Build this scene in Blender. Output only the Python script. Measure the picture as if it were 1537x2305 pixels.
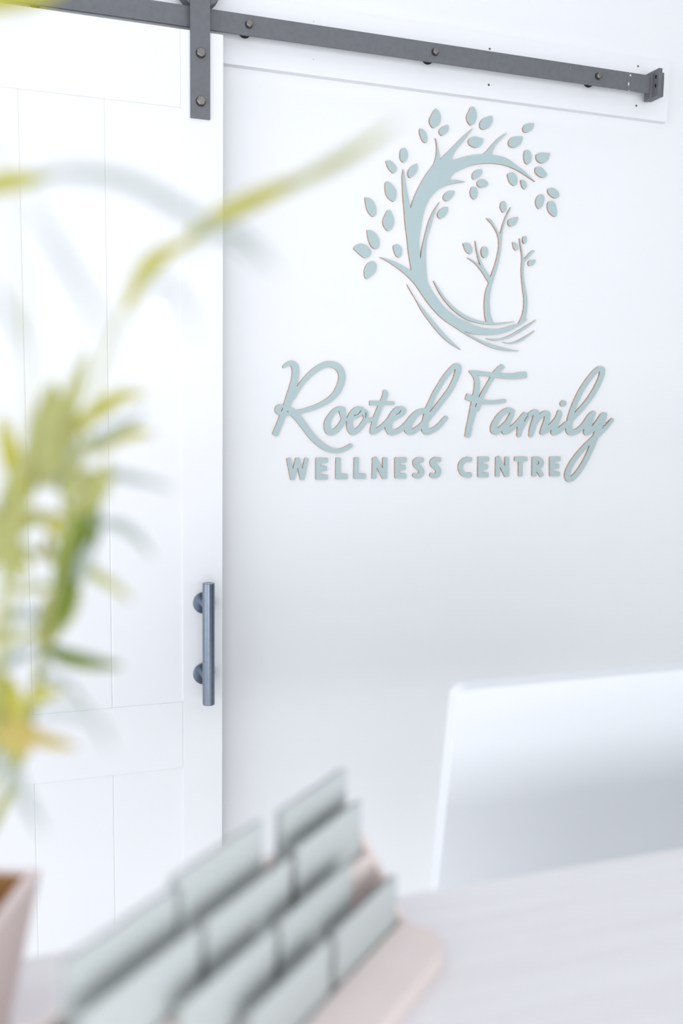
import bpy, bmesh, math, random
import numpy as np
from mathutils import Vector, Matrix, geometry

random.seed(7)
for o in list(bpy.data.objects):
    bpy.data.objects.remove(o)
scene = bpy.context.scene
C = scene.collection
W, H = 1537, 2305

# ------------------------------------------------------------------ camera
FPX = 2102.5
CAM = np.array([0.0, -2.03, 1.45])
def _rot(yaw, pitch, roll):
    cy, sy, cp, sp, cr, sr = (math.cos(yaw), math.sin(yaw), math.cos(pitch), math.sin(pitch), math.cos(roll), math.sin(roll))
    Ry = np.array([[cy, 0, -sy], [0, 1, 0], [sy, 0, cy]])
    Rx = np.array([[1, 0, 0], [0, cp, -sp], [0, sp, cp]])
    Rz = np.array([[cr, -sr, 0], [sr, cr, 0], [0, 0, 1]])
    return Rz @ Rx @ Ry
_R = _rot(0.32963, 0.12002, 0.016772)
MC = np.stack([_R[:, 0], _R[:, 2], -_R[:, 1]], 1)      # camera vector = MC @ world vector
right, down, fwd = MC[0], MC[1], MC[2]
cam_data = bpy.data.cameras.new('camera')
cam = bpy.data.objects.new('camera', cam_data)
C.objects.link(cam)
cam.matrix_world = Matrix(((right[0], -down[0], -fwd[0], CAM[0]),
                           (right[1], -down[1], -fwd[1], CAM[1]),
                           (right[2], -down[2], -fwd[2], CAM[2]), (0, 0, 0, 1)))
cam_data.sensor_fit = 'VERTICAL'
cam_data.sensor_height = 36.0
cam_data.sensor_width = 24.0
cam_data.lens = 36.0 * FPX / H
cam_data.clip_start = 0.02
cam_data.dof.use_dof = True
cam_data.dof.focus_distance = 2.05
cam_data.dof.aperture_fstop = 2.35
scene.camera = cam

# ------------------------------------------------------------------ light
world = bpy.data.worlds.new('daylight')
scene.world = world
world.use_nodes = True
bg = world.node_tree.nodes['Background']
bg.inputs['Color'].default_value = (0.86, 0.93, 1.0, 1)
bg.inputs['Strength'].default_value = 1.0
def area(name, loc, target, sx, sy, power, col):
    l = bpy.data.lights.new(name, 'AREA')
    l.shape = 'RECTANGLE'; l.size = sx; l.size_y = sy; l.energy = power; l.color = col
    o = bpy.data.objects.new(name, l); C.objects.link(o)
    o.location = loc
    o.rotation_euler = (Vector(target) - Vector(loc)).to_track_quat('-Z', 'Y').to_euler()
    return o
# daylight through the glazing left of the picture and behind the photographer, lit from outside the openings
area('window_left_offscreen', (-2.74, -2.5, 1.075), (0.5, -2.5, 1.075), 4.4, 2.05, 38, (0.94, 0.953, 1.0))
area('window_front_offscreen', (0.4, -5.14, 1.075), (0.4, 0, 1.075), 5.4, 2.05, 124, (0.965, 0.967, 1.0))
vs = scene.view_settings
vs.view_transform = 'Standard'
vs.look = 'None'
vs.gamma = 1.0
vs.use_curve_mapping = False
vs.exposure = 0.09

# ------------------------------------------------------------------ helpers
def ray(x, y):
    return MC.T @ np.array([(x - W / 2) / FPX, (y - H / 2) / FPX, 1.0])
def on_y(x, y, Y):
    r = ray(x, y); return CAM + r * ((Y - CAM[1]) / r[1])
def at(x, y, d):
    return CAM + ray(x, y) * d

MATS = {}
def mat(name, col, rough=0.5, metal=0.0, spec=0.5, noise=0.0, nscale=20.0, stretch=(1, 1, 1), bump=0.0, trans=0.0, col2=None, coat=0.0):
    if name in MATS:
        return MATS[name]
    m = bpy.data.materials.new(name); m.use_nodes = True
    nt = m.node_tree; b = nt.nodes['Principled BSDF']
    b.inputs['Base Color'].default_value = (*col, 1)
    b.inputs['Roughness'].default_value = rough
    b.inputs['Metallic'].default_value = metal
    b.inputs['Specular IOR Level'].default_value = spec
    b.inputs['Coat Weight'].default_value = coat
    if noise or bump:
        tc = nt.nodes.new('ShaderNodeTexCoord'); mp = nt.nodes.new('ShaderNodeMapping')
        mp.inputs['Scale'].default_value = stretch
        nz = nt.nodes.new('ShaderNodeTexNoise'); nz.inputs['Scale'].default_value = nscale; nz.inputs['Detail'].default_value = 5
        nt.links.new(tc.outputs['Object'], mp.inputs['Vector']); nt.links.new(mp.outputs['Vector'], nz.inputs['Vector'])
        if noise:
            r = nt.nodes.new('ShaderNodeValToRGB')
            c2 = col2 or tuple(max(0, c * (1 - noise)) for c in col)
            r.color_ramp.elements[0].position = 0.3; r.color_ramp.elements[0].color = (*c2, 1)
            r.color_ramp.elements[1].position = 0.7; r.color_ramp.elements[1].color = (*col, 1)
            nt.links.new(nz.outputs['Fac'], r.inputs['Fac']); nt.links.new(r.outputs['Color'], b.inputs['Base Color'])
        if bump:
            bp = nt.nodes.new('ShaderNodeBump'); bp.inputs['Strength'].default_value = bump; bp.inputs['Distance'].default_value = 0.001
            nt.links.new(nz.outputs['Fac'], bp.inputs['Height']); nt.links.new(bp.outputs['Normal'], b.inputs['Normal'])
    if trans:
        out = nt.nodes['Material Output']; tr = nt.nodes.new('ShaderNodeBsdfTranslucent'); mx = nt.nodes.new('ShaderNodeMixShader')
        tr.inputs['Color'].default_value = (*col, 1); mx.inputs['Fac'].default_value = trans
        nt.links.new(b.outputs['BSDF'], mx.inputs[1]); nt.links.new(tr.outputs['BSDF'], mx.inputs[2]); nt.links.new(mx.outputs['Shader'], out.inputs['Surface'])
    MATS[name] = m
    return m

class MB:
    """collects shapes in world coordinates; build() links them as one mesh object"""
    def __init__(s):
        s.v, s.f, s.m = [], [], []
    def add(s, vs, fs, mi=0):
        k = len(s.v); s.v += [tuple(map(float, v)) for v in vs]
        s.f += [tuple(i + k for i in f) for f in fs]; s.m += [mi] * len(fs)
        return s
    def box(s, x0, x1, y0, y1, z0, z1, mi=0):
        vs = [(x, y, z) for x in (x0, x1) for y in (y0, y1) for z in (z0, z1)]
        return s.add(vs, [(0, 1, 3, 2), (4, 6, 7, 5), (0, 4, 5, 1), (2, 3, 7, 6), (0, 2, 6, 4), (1, 5, 7, 3)], mi)
    def cyl(s, a, b, r0, r1=None, n=28, mi=0):
        r1 = r0 if r1 is None else r1
        a, b = Vector(a), Vector(b); d = (b - a).normalized()
        u = d.orthogonal().normalized(); w = d.cross(u)
        vs = []
        for p, r in ((a, r0), (b, r1)):
            for i in range(n):
                t = 2 * math.pi * i / n
                vs.append(p + (u * math.cos(t) + w * math.sin(t)) * r)
        fs = [(i, (i + 1) % n, n + (i + 1) % n, n + i) for i in range(n)]
        fs += [tuple(range(n))[::-1], tuple(range(n, 2 * n))]
        return s.add(vs, fs, mi)
    def prism(s, base, vec, mi=0):
        n = len(base); vec = Vector(vec)
        vs = [Vector(p) for p in base] + [Vector(p) + vec for p in base]
        fs = [(i, (i + 1) % n, n + (i + 1) % n, n + i) for i in range(n)]
        fs += [tuple(range(n))[::-1], tuple(range(n, 2 * n))]
        return s.add(vs, fs, mi)
    def tube(s, pts, rad, n=8, mi=0):
        pts = [Vector(p) for p in pts]; vs = []; fs = []
        for i, p in enumerate(pts):
            d = (pts[min(i + 1, len(pts) - 1)] - pts[max(i - 1, 0)]).normalized()
            u = d.cross(Vector((0.31, 0.2, 0.93))).normalized(); w = d.cross(u)
            r = rad[i] if isinstance(rad, (list, tuple)) else rad
            for k in range(n):
                t = 2 * math.pi * k / n
                vs.append(p + (u * math.cos(t) + w * math.sin(t)) * r)
        for i in range(len(pts) - 1):
            for k in range(n):
                fs.append((i * n + k, i * n + (k + 1) % n, (i + 1) * n + (k + 1) % n, (i + 1) * n + k))
        fs += [tuple(range(n))[::-1], tuple(range((len(pts) - 1) * n, len(pts) * n))]
        return s.add(vs, fs, mi)
    def build(s, name, mats, parent=None, bevel=0.0, smooth=False, origin=None, segs=2):
        if not isinstance(mats, (list, tuple)):
            mats = [mats]
        base = Vector(origin) if origin is not None else (world_loc(parent) if parent else Vector((0, 0, 0)))
        me = bpy.data.meshes.new(name)
        me.from_pydata([tuple(Vector(v) - base) for v in s.v], [], s.f)
        for m in mats:
            me.materials.append(m)
        for p, i in zip(me.polygons, s.m):
            p.material_index = i
        bm = bmesh.new(); bm.from_mesh(me); bmesh.ops.recalc_face_normals(bm, faces=bm.faces); bm.to_mesh(me); bm.free()
        if smooth:
            for p in me.polygons:
                p.use_smooth = True
            me.set_sharp_from_angle(angle=math.radians(40))
        o = bpy.data.objects.new(name, me); C.objects.link(o)
        if parent:
            o.parent = parent
            o.location = base - world_loc(parent)
        else:
            o.location = base
        if bevel:
            b = o.modifiers.new('bevel', 'BEVEL'); b.width = bevel; b.segments = segs; b.limit_method = 'ANGLE'
        return o

def world_loc(o):
    v = Vector((0, 0, 0))
    while o:
        v += o.location; o = o.parent
    return v
def thing(name, label, cat, loc, group=None):
    o = bpy.data.objects.new(name, None); C.objects.link(o)
    o.location = loc; o.empty_display_size = 0.05
    return tag(o, label, cat, group)
def tag(o, label, cat, group=None):
    o['label'] = label; o['category'] = cat
    if group:
        o['group'] = group
    return o
def struct(o, label=None, cat=None):
    o['kind'] = 'structure'
    if label:
        o['label'] = label; o['category'] = cat
    return o

# ------------------------------------------------------------------ materials
M_WALL = mat('wall_paint', (0.84, 0.845, 0.86), 0.75, spec=0.25, noise=0.015, nscale=3, bump=0.05)
M_DOOR = mat('door_paint', (0.80, 0.805, 0.82), 0.45, spec=0.4, noise=0.012, nscale=6)
M_TRIM = mat('trim_paint', (0.84, 0.845, 0.865), 0.5, spec=0.35)
M_FLOOR = mat('floor_planks', (0.80, 0.79, 0.78), 0.5, noise=0.25, nscale=6, stretch=(1, 8, 1))
M_METAL = mat('dark_powder_coat', (0.14, 0.145, 0.158), 0.5, spec=0.5, noise=0.12, nscale=90, bump=0.08)
M_BOLT = mat('bolt_steel', (0.23, 0.22, 0.20), 0.32, metal=0.85)
M_HANDLE = mat('handle_paint', (0.235, 0.275, 0.335), 0.29, metal=0.95, spec=0.6, noise=0.1, nscale=120)
M_DARKENING = mat('handle_darkening_green', (0.13, 0.19, 0.17), 0.7)  # invented dark green for the unseen right wall, darkens the handle's right side
M_BLACK = mat('painted_hole_dark', (0.004, 0.004, 0.004), 0.9, spec=0.1)
M_BLACK2 = mat('blackened_washer', (0.03, 0.035, 0.035), 0.5)
M_SAGE = mat('sage_paint', (0.435, 0.54, 0.545), 0.6, spec=0.3, noise=0.02, nscale=40)
M_EDGE = mat('cut_wood_edge', (0.55, 0.37, 0.25), 0.8, spec=0.2, noise=0.3, nscale=120)

# ------------------------------------------------------------------ setting
RX0, RX1, RY0, RZ1 = -2.6, 3.4, -5.0, 2.8
struct(MB().box(RX0, RX1, RY0, 0.12, -0.1, 0).build('floor', M_FLOOR))
struct(MB().box(RX0, RX1, RY0, 0.12, RZ1, RZ1 + 0.1).build('ceiling', M_WALL))
struct(MB().box(RX0, RX1, 0, 0.12, 0, RZ1).build('wall_back', M_WALL))
struct(MB().box(RX1, RX1 + 0.1, RY0, 0.12, 0, RZ1).build('wall_right', M_DARKENING))
wl = MB()
wy0, wy1, wz0, wz1 = -4.7, -0.3, 0.05, 2.1
wl.box(RX0 - 0.1, RX0, RY0, 0.12, 0, wz0).box(RX0 - 0.1, RX0, RY0, 0.12, wz1, RZ1)
wl.box(RX0 - 0.1, RX0, RY0, wy0, wz0, wz1).box(RX0 - 0.1, RX0, wy1, 0.12, wz0, wz1)
struct(wl.build('wall_left', M_WALL))
wf = MB()
fx0, fx1, fz0, fz1 = -2.3, 3.1, 0.05, 2.1
wf.box(RX0, RX1, RY0 - 0.1, RY0, 0, fz0).box(RX0, RX1, RY0 - 0.1, RY0, fz1, RZ1)
wf.box(RX0, fx0, RY0 - 0.1, RY0, fz0, fz1).box(fx1, RX1, RY0 - 0.1, RY0, fz0, fz1)
struct(wf.build('wall_front', M_WALL))
w1 = MB()
for y in (wy0, (wy0 + wy1) / 2 - 0.02, wy1 - 0.04):
    w1.box(RX0 - 0.08, RX0 - 0.03, y, y + 0.04, wz0, wz1)
for z in (wz0, wz1 - 0.04):
    w1.box(RX0 - 0.08, RX0 - 0.03, wy0, wy1, z, z + 0.04)
struct(w1.build('window_1', M_TRIM))
w2 = MB()
for x in (fx0, (fx0 + fx1) / 2 - 0.02, fx1 - 0.04):
    w2.box(x, x + 0.04, RY0 - 0.08, RY0 - 0.03, fz0, fz1)
for z in (fz0, fz1 - 0.04):
    w2.box(fx0, fx1, RY0 - 0.08, RY0 - 0.03, z, z + 0.04)
struct(w2.build('window_2', M_TRIM))
struct(MB().box(0.42, RX1, -0.014, 0, 0, 0.12).build('baseboard_back', M_TRIM, bevel=0.002))

# header board the rail is fixed to
HB, RF, DF = -0.019, -0.060, -0.075
TX0, TX1, TZ0, TZ1 = -1.05, 1.515, 2.139, 2.277
HOLES = [(*on_y(px, py, HB)[[0, 2]], r) for px, py, r in ((1102, 110, .0024), (1100, 191, .0026), (1436, 149, .0026), (1432, 238, .0026), (706, 48, .0008), (705, 134, .0008))]
def ring(x, z, r, n=16):
    return [(x + r * math.cos(2 * math.pi * k / n), z + r * math.sin(2 * math.pi * k / n)) for k in range(n)]
tl = [[(TX0, TZ0), (TX1, TZ0), (TX1, TZ1), (TX0, TZ1)]] + [ring(*h)[::-1] for h in HOLES]
tp = [p for l in tl for p in l]
tm = MB()
tm.add([(x, HB, z) for x, z in tp], [tuple(t) for t in geometry.tessellate_polygon([[Vector((x, z, 0)) for x, z in l] for l in tl])])
tm.add([(x, y, z) for y in (HB, 0) for x, z in tl[0]], [(0, 1, 5, 4), (1, 2, 6, 5), (2, 3, 7, 6), (3, 0, 4, 7), (4, 5, 6, 7)])
trim = struct(tm.build('trim_1', M_TRIM))
for x, z, r in HOLES:
    rg = ring(x, z, r); n = len(rg)
    MB().add([(a, y, c) for y in (HB, HB + .018) for a, c in rg], [(i, (i + 1) % n, n + (i + 1) % n, n + i) for i in range(n)] + [tuple(range(n, 2 * n))]).build('screw_hole', M_EDGE, trim)

# ------------------------------------------------------------------ sliding barn door
DX0, DX1, DZ0, DZ1 = -0.55, 0.401, 0.02, 2.174
DB = DF + 0.036
PF = DF + 0.003
door = bpy.data.objects.new('door_1', None); C.objects.link(door)
door.location = ((DX0 + DX1) / 2, DF, DZ0)
door.empty_display_size = 0.05
struct(door, 'white sliding barn door of grooved vertical planks hanging from a grey metal rail', 'door')
SL, SR = DX0 + 0.0865, 0.3145
MB().box(SR, DX1, DF, DB, DZ0, DZ1).build('stile', M_DOOR, door, bevel=0.0012)
MB().box(DX0, SL, DF, DB, DZ0, DZ1).build('stile', M_DOOR, door, bevel=0.0012)
MB().box(SL, SR, DF + .0002, DB, 2.0245, DZ1).build('top_rail', M_DOOR, door, bevel=0.001)
MB().box(SL, SR, DF + .0002, DB, 0.648, 0.796).build('middle_rail', M_DOOR, door, bevel=0.001)
MB().box(SL, SR, DF + .0002, DB, DZ0, 0.20).build('bottom_rail', M_DOOR, door, bevel=0.001)
xs = [SL, -0.3125, -0.1525, 0.0075, 0.167, SR]
for z0, z1 in ((0.796, 2.0245), (0.20, 0.648)):
    for i in range(5):
        a, b = xs[i], xs[i + 1]
        g0 = 0 if i == 0 else 0.00005
        g1 = 0 if i == 4 else 0.00005
        c, e = 0.0022, 0.0010
        prof = [(a + g0, PF + e), (a + g0 + c, PF), (b - g1 - c, PF), (b - g1, PF + e), (b - g1, DB - .004), (a + g0, DB - .004)]
        if i == 0: prof[0:2] = [(a, PF)]
        if i == 4: prof[-4:-2] = [(b, PF)]
        MB().prism([(x, y, z0) for x, y in prof], (0, 0, z1 - z0)).build('plank', M_DOOR, door)
MB().box(SL, SR, DB - .004, DB - .001, 0.2, 2.0245).build('backing_board', M_DOOR, door)

def hex_bolt(parent, x, z, yface, r=0.0096, t=0.0085, ang=0.2):
    b = MB()
    pts = [(x + r * math.cos(ang + k * math.pi / 3), yface - 0.001, z + r * math.sin(ang + k * math.pi / 3)) for k in range(6)]
    b.prism(pts, (0, -t, 0))
    o = b.build('bolt', M_BOLT, parent, bevel=0.0018, segs=3, smooth=True)
    MB().cyl((x, yface, z), (x, yface - 0.0012, z), r * 1.04, n=24).build('washer', M_BLACK2, o if parent.parent is None else parent)
    return o

def strap_hanger(x0, x1):
    s = MB().box(x0, x1, DF - 0.006, DF - 0.0001, 2.006, 2.312).build('strap', M_METAL, door, bevel=0.0006)
    xm = (x0 + x1) / 2 + 0.0005
    hex_bolt(s, xm, 2.1305, DF - 0.006, ang=0.5)
    hex_bolt(s, xm, 2.0385, DF - 0.006, ang=0.1)
    hex_bolt(s, xm, 2.267, DF - 0.006, ang=0.3)
    w = MB()
    zc = 2.226 + 0.041
    n = 48
    prof = [(DF + .0005, .041), (DF + .0005, .046), (DF + .004, .046), (RF + .0015, .041), (RF + .0045, .041), (RF + .012, .046), (RF + .015, .046), (RF + .015, .01), (DF + .0005, .01)]
    vs = [(xm + r * math.cos(2 * math.pi * k / n), y, zc + r * math.sin(2 * math.pi * k / n)) for k in range(n) for y, r in prof]
    L = len(prof)
    fs = [(k * L + j, k * L + (j + 1) % L, ((k + 1) % n) * L + (j + 1) % L, ((k + 1) % n) * L + j) for k in range(n) for j in range(L)]
    w.add(vs, fs)
    w.build('roller_wheel', M_METAL, door, smooth=True)
strap_hanger(0.3335, 0.3730)
strap_hanger(-0.5225, -0.483)

hx, hy = 0.361, DF - 0.05
hb = MB().cyl((hx, hy, 0.8025), (hx, hy, 1.0645), 0.0129, n=40).build('handle', M_HANDLE, door, bevel=0.0012, smooth=True)
hb['label'] = 'dark grey tubular pull handle on two round rosettes'
for z in (1.0125, 0.8565):
    MB().cyl((hx - .001, DF, z), (hx - .001, DF - 0.005, z), 0.0238, n=48).build('rosette', M_HANDLE, hb, bevel=0.001, smooth=True)
    MB().cyl((hx - .001, DF - 0.004, z), (hx, hy + 0.004, z), 0.0098, n=28).build('post', M_HANDLE, hb, smooth=True)

# ------------------------------------------------------------------ rail on the wall
rail = thing('door_rail', 'flat dark grey metal sliding door rail bolted to the white header board', 'rail', (0.2, RF + 0.003, 2.1855))
MB().box(-1.0, 1.444, RF, RF + 0.006, 2.1855, 2.2255).build('rail_bar', M_METAL, rail, bevel=0.0005)
for k in range(6):
    x = 0.4565 + 0.415 * (k - 3)
    if x < -0.95: continue
    hex_bolt(rail, x, 2.2062, RF, r=0.0078, t=0.0085, ang=0.1 * k + .2)
    sp = MB()
    sp.cyl((x, RF + 0.006, 2.2062), (x, HB - .003, 2.2062), 0.0108, n=28)
    sp.cyl((x, HB - .003, 2.2062), (x, HB, 2.2062), 0.0133, n=28)
    sp.build('spacer', M_BLACK2, rail, smooth=True)
for px, py, hw, hh in ((1418.5, 169.5, .0016, .0019), (1414.6, 189, .0012, .0034), (1415.5, 204, .001, .0008), (1284, 153, .0006, .004)):
    p = on_y(px, py, RF)
    MB().box(p[0] - hw, p[0] + hw, RF - .0003, RF, p[2] - hh, p[2] + hh).build('paint_fleck', mat('fleck', (.85, .85, .87), .6) if px > 1300 else mat('scuff', (.26, .265, .275), .6), rail)
stop = thing('rail_stop', 'stepped grey metal stop block clamped on the open rail end', 'door stop', (1.444, RF + 0.003, 2.174))
MB().box(1.4365, 1.4465, RF - 0.0235, HB - .012, 2.1745, 2.2365).build('clamp_plate', M_METAL, stop, bevel=0.0008)
MB().box(1.4465, 1.4575, RF - 0.016, HB - .012, 2.1755, 2.230).build('clamp_plate', M_METAL, stop, bevel=0.0008)
MB().box(1.4575, 1.4640, RF - 0.008, HB - .012, 2.1790, 2.224).build('clamp_plate', M_METAL, stop, bevel=0.0008)
MB().box(1.430, 1.4365, RF - 0.004, RF - .0002, 2.1705, 2.2295).build('clamp_lip', M_METAL, stop, bevel=0.0006)
for z in (2.2185, 2.1985):
    MB().cyl((1.4366, RF - 0.014, z), (1.4358, RF - 0.013, z), 0.0040, n=20).build('bolt_hole_disc', M_BLACK, stop)  # black discs on the plate; the dark inside bolt holes is their colour

# ------------------------------------------------------------------ cut-out sign on the wall: outlines by signed distance, extruded
T = 0.0052
def crop(ox, oy, s):
    return lambda x, y: (ox + x / s, oy + y / s)
def catmull(pts, n=8, closed=False, k=None):
    P = [np.array(p, float) for p in pts]; out = []
    N = len(P)
    rng = range(N) if closed else range(N - 1)
    for i in rng:
        if closed:
            p0, p1, p2, p3 = P[(i - 1) % N], P[i], P[(i + 1) % N], P[(i + 2) % N]
        else:
            p1, p2 = P[i], P[i + 1]
            p0 = P[i - 1] if i > 0 else 2 * p1 - p2
            p3 = P[i + 2] if i + 2 < N else 2 * p2 - p1
        # centripetal-like damping through limited tangents
        d = np.linalg.norm((p2 - p1)[:2])
        m1 = (p2 - p0) * .5; m2 = (p3 - p1) * .5
        for m in (m1, m2):
            l = np.linalg.norm(m[:2])
            if l > d * 1.1 and l > 0: m *= d * 1.1 / l
        for j in range(n):
            t = j / n
            out.append((2*t**3 - 3*t**2 + 1) * p1 + (t**3 - 2*t**2 + t) * m1 + (-2*t**3 + 3*t**2) * p2 + (t**3 - t**2) * m2)
    if not closed: out.append(P[-1])
    return out

def sdf_loops(strokes, boxes=(), cuts=(), step=0.7):
    """strokes: lists of (x, y, r) in photo pixels; boxes: (x0,y0,x1,y1,halfwidth,round); returns outline loops"""
    allp = [p for s in strokes for p in s] + [(b[0], b[1], b[4]) for b in boxes] + [(b[2], b[3], b[4]) for b in boxes]
    x0 = min(p[0] - p[2] for p in allp) - 4; x1 = max(p[0] + p[2] for p in allp) + 4
    y0 = min(p[1] - p[2] for p in allp) - 4; y1 = max(p[1] + p[2] for p in allp) + 4
    nx, ny = int((x1 - x0) / step) + 2, int((y1 - y0) / step) + 2
    gx = x0 + np.arange(nx) * step; gy = y0 + np.arange(ny) * step
    D = np.full((ny, nx), 9.0)
    def seg(Df, a, b, sign=1):
        mr = max(a[2], b[2]) + 4
        i0 = max(0, int((min(a[0], b[0]) - mr - x0) / step)); i1 = min(nx, int((max(a[0], b[0]) + mr - x0) / step) + 2)
        j0 = max(0, int((min(a[1], b[1]) - mr - y0) / step)); j1 = min(ny, int((max(a[1], b[1]) + mr - y0) / step) + 2)
        X, Y = np.meshgrid(gx[i0:i1], gy[j0:j1])
        dx, dy = b[0] - a[0], b[1] - a[1]; L = dx * dx + dy * dy + 1e-9
        t = np.clip(((X - a[0]) * dx + (Y - a[1]) * dy) / L, 0, 1)
        d = np.hypot(X - a[0] - t * dx, Y - a[1] - t * dy) - (a[2] + t * (b[2] - a[2]))
        Df[j0:j1, i0:i1] = np.minimum(Df[j0:j1, i0:i1], d)
    for s in strokes:
        q = catmull(s, 6) if len(s) > 2 else s
        for a, b in zip(q[:-1], q[1:]):
            seg(D, a, b)
        if len(s) == 1:
            seg(D, s[0], s[0])
    if boxes:
        X, Y = np.meshgrid(gx, gy)
        for bx0, by0, bx1, by1, hw, rd in boxes:
            dx, dy = bx1 - bx0, by1 - by0; L = math.hypot(dx, dy); ux, uy = dx / L, dy / L
            mx, my = (bx0 + bx1) / 2, (by0 + by1) / 2
            a = np.abs((X - mx) * ux + (Y - my) * uy) - L / 2 + rd
            b = np.abs(-(X - mx) * uy + (Y - my) * ux) - hw + rd
            d = np.hypot(np.maximum(a, 0), np.maximum(b, 0)) + np.minimum(np.maximum(a, b), 0) - rd
            D = np.minimum(D, d)
    if cuts:
        Dc = np.full((ny, nx), 9.0)
        for s in cuts:
            for a, b in zip(s[:-1], s[1:]):
                seg(Dc, a, b)
            if len(s) == 1: seg(Dc, s[0], s[0])
        D = np.maximum(D, -Dc)
    D[np.abs(D) < 1e-6] = 1e-6
    # marching squares
    nxt = {}
    def ex(j, i): return ('h', j, i)
    def ey(j, i): return ('v', j, i)
    ins = D < 0
    code = ins[:-1, :-1] * 1 + ins[:-1, 1:] * 2 + ins[1:, 1:] * 4 + ins[1:, :-1] * 8
    table = {1: [('L', 'T')], 2: [('T', 'R')], 3: [('L', 'R')], 4: [('R', 'B')], 5: [('L', 'T'), ('R', 'B')], 6: [('T', 'B')], 7: [('L', 'B')],
             8: [('B', 'L')], 9: [('B', 'T')], 10: [('T', 'R'), ('B', 'L')], 11: [('B', 'R')], 12: [('R', 'L')], 13: [('R', 'T')], 14: [('T', 'L')]}
    for j, i in zip(*np.nonzero((code > 0) & (code < 15))):
        e = {'T': ('h', j, i), 'B': ('h', j + 1, i), 'L': ('v', j, i), 'R': ('v', j, i + 1)}
        for a, b in table[int(code[j, i])]:
            nxt[e[a]] = e[b]
    def pos(e):
        k, j, i = e
        if k == 'h':
            t = D[j, i] / (D[j, i] - D[j, i + 1]); return (gx[i] + t * step, gy[j])
        t = D[j, i] / (D[j, i] - D[j + 1, i]); return (gx[i], gy[j] + t * step)
    loops = []
    while nxt:
        k0 = next(iter(nxt)); k = k0; lp = []
        while k in nxt:
            lp.append(pos(k)); k = nxt.pop(k)
        if len(lp) > 8:
            loops.append(simplify(lp, 0.09))
    return loops

def simplify(lp, tol):
    """Douglas-Peucker on a closed loop"""
    P = np.array(lp); n = len(P)
    far = int(np.argmax(np.hypot(*(P - P[0]).T)))
    def dp(i, j):
        if j <= i + 1: return []
        a, b = P[i], P[j % n]; d = b - a; L = np.hypot(*d) + 1e-12
        seg = P[i + 1:j]
        dist = np.abs((seg[:, 0] - a[0]) * d[1] - (seg[:, 1] - a[1]) * d[0]) / L
        k = int(np.argmax(dist))
        if dist[k] < tol: return []
        k += i + 1
        return dp(i, k) + [k] + dp(k, j)
    idx = [0] + dp(0, far) + [far] + dp(far, n)
    return [tuple(P[i]) for i in idx]

def cutout(name, loops, parent, T=T):
    """flat board piece: sage face, bare wood edge"""
    fr = [[on_y(x, y, -T) for x, y in lp] for lp in loops]
    flat = [[Vector((p[0], p[2], 0)) for p in lp] for lp in fr]
    tris = geometry.tessellate_polygon(flat)
    pts = [p for lp in fr for p in lp]; n = len(pts)
    mb = MB()
    vs = [tuple(p) for p in pts] + [(p[0], 0.0, p[2]) for p in pts]
    mb.v = vs
    for t in tris:
        mb.f.append(tuple(t)); mb.m.append(0)
        mb.f.append((t[2] + n, t[1] + n, t[0] + n)); mb.m.append(1)
    k = 0
    for lp in fr:
        L = len(lp)
        for i in range(L):
            a, b = k + i, k + (i + 1) % L
            mb.f.append((a, b, b + n, a + n)); mb.m.append(1)
        k += L
    return mb.build(name, [M_SAGE, M_EDGE], parent)

def outline(fn, pts, n=7):
    """closed outline through points; a point given with a third value is a sharp tip"""
    P = [(*fn(p[0], p[1]), len(p) > 2) for p in pts]
    N = len(P); tips = [i for i in range(N) if P[i][2]]
    if not tips:
        return [tuple(q) for q in catmull([p[:2] for p in P], n, True)]
    out = []
    for a, b in zip(tips, tips[1:] + [tips[0] + N]):
        s = [P[i % N][:2] for i in range(a, b + 1)]
        q = catmull(s, n)
        out += [tuple(v) for v in q[:-1]]
    return out

c3, c4, c5, c6 = (crop(780, 220, 5.1233), crop(1000, 220, 5.1233), crop(780, 500, 5.1233), crop(1000, 420, 5.1233))
tree_base = on_y(1040, 790, 0)
tree = thing('tree_emblem', 'sage green cut-out tree emblem with scattered leaves on the white wall', 'wall sign', tuple(tree_base))
S = 1
trunk = []
def add(fn, pts):
    for p in pts:
        trunk.append((*fn(p[0], p[1]),) + ((1,) if len(p) > 2 else ()))
add(c5, [(383, 405, S), (430, 412), (520, 440), (600, 475), (680, 520), (735, 552, S), (748, 552, S), (735, 470), (715, 350), (700, 200), (680, 50)])
add(c3, [(665, 1300), (652, 1150), (645, 1000), (642, 900), (655, 822, S), (668, 870), (680, 960), (700, 1080), (725, 1200), (737, 1280, S),
         (765, 1190), (800, 1100), (850, 1000), (920, 880), (1003, 765), (1022, 715), (1035, 650), (1040, 570), (1032, 500), (1022, 463, S),
         (1037, 490), (1055, 570), (1070, 640), (1080, 712, S), (1130, 660), (1200, 590), (1280, 510), (1360, 430), (1455, 352, S),
         (1400, 430), (1330, 520), (1270, 590), (1230, 660), (1208, 722, S), (1270, 705), (1400, 668)])
add(c4, [(410, 650), (452, 648, S), (500, 600), (560, 530), (620, 470), (680, 425), (728, 402, S), (690, 440), (640, 490), (590, 550), (560, 610), (552, 658, S),
         (620, 668), (690, 685), (760, 722), (850, 790), (930, 850), (1000, 920), (1047, 967, S), (990, 930), (900, 870), (800, 815), (700, 778),
         (600, 760), (500, 755), (400, 762), (300, 782), (200, 822), (120, 865), (68, 922), (80, 945), (130, 945), (190, 955), (245, 967, S), (190, 975), (120, 985), (50, 1000)])
add(c3, [(1127, 1020), (1060, 1055), (1000, 1110), (950, 1180), (905, 1280), (875, 1400), (860, 1500)])
add(c5, [(845, 150), (840, 250), (843, 350), (851, 425, S), (858, 380), (870, 300), (895, 190), (920, 90)])
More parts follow.
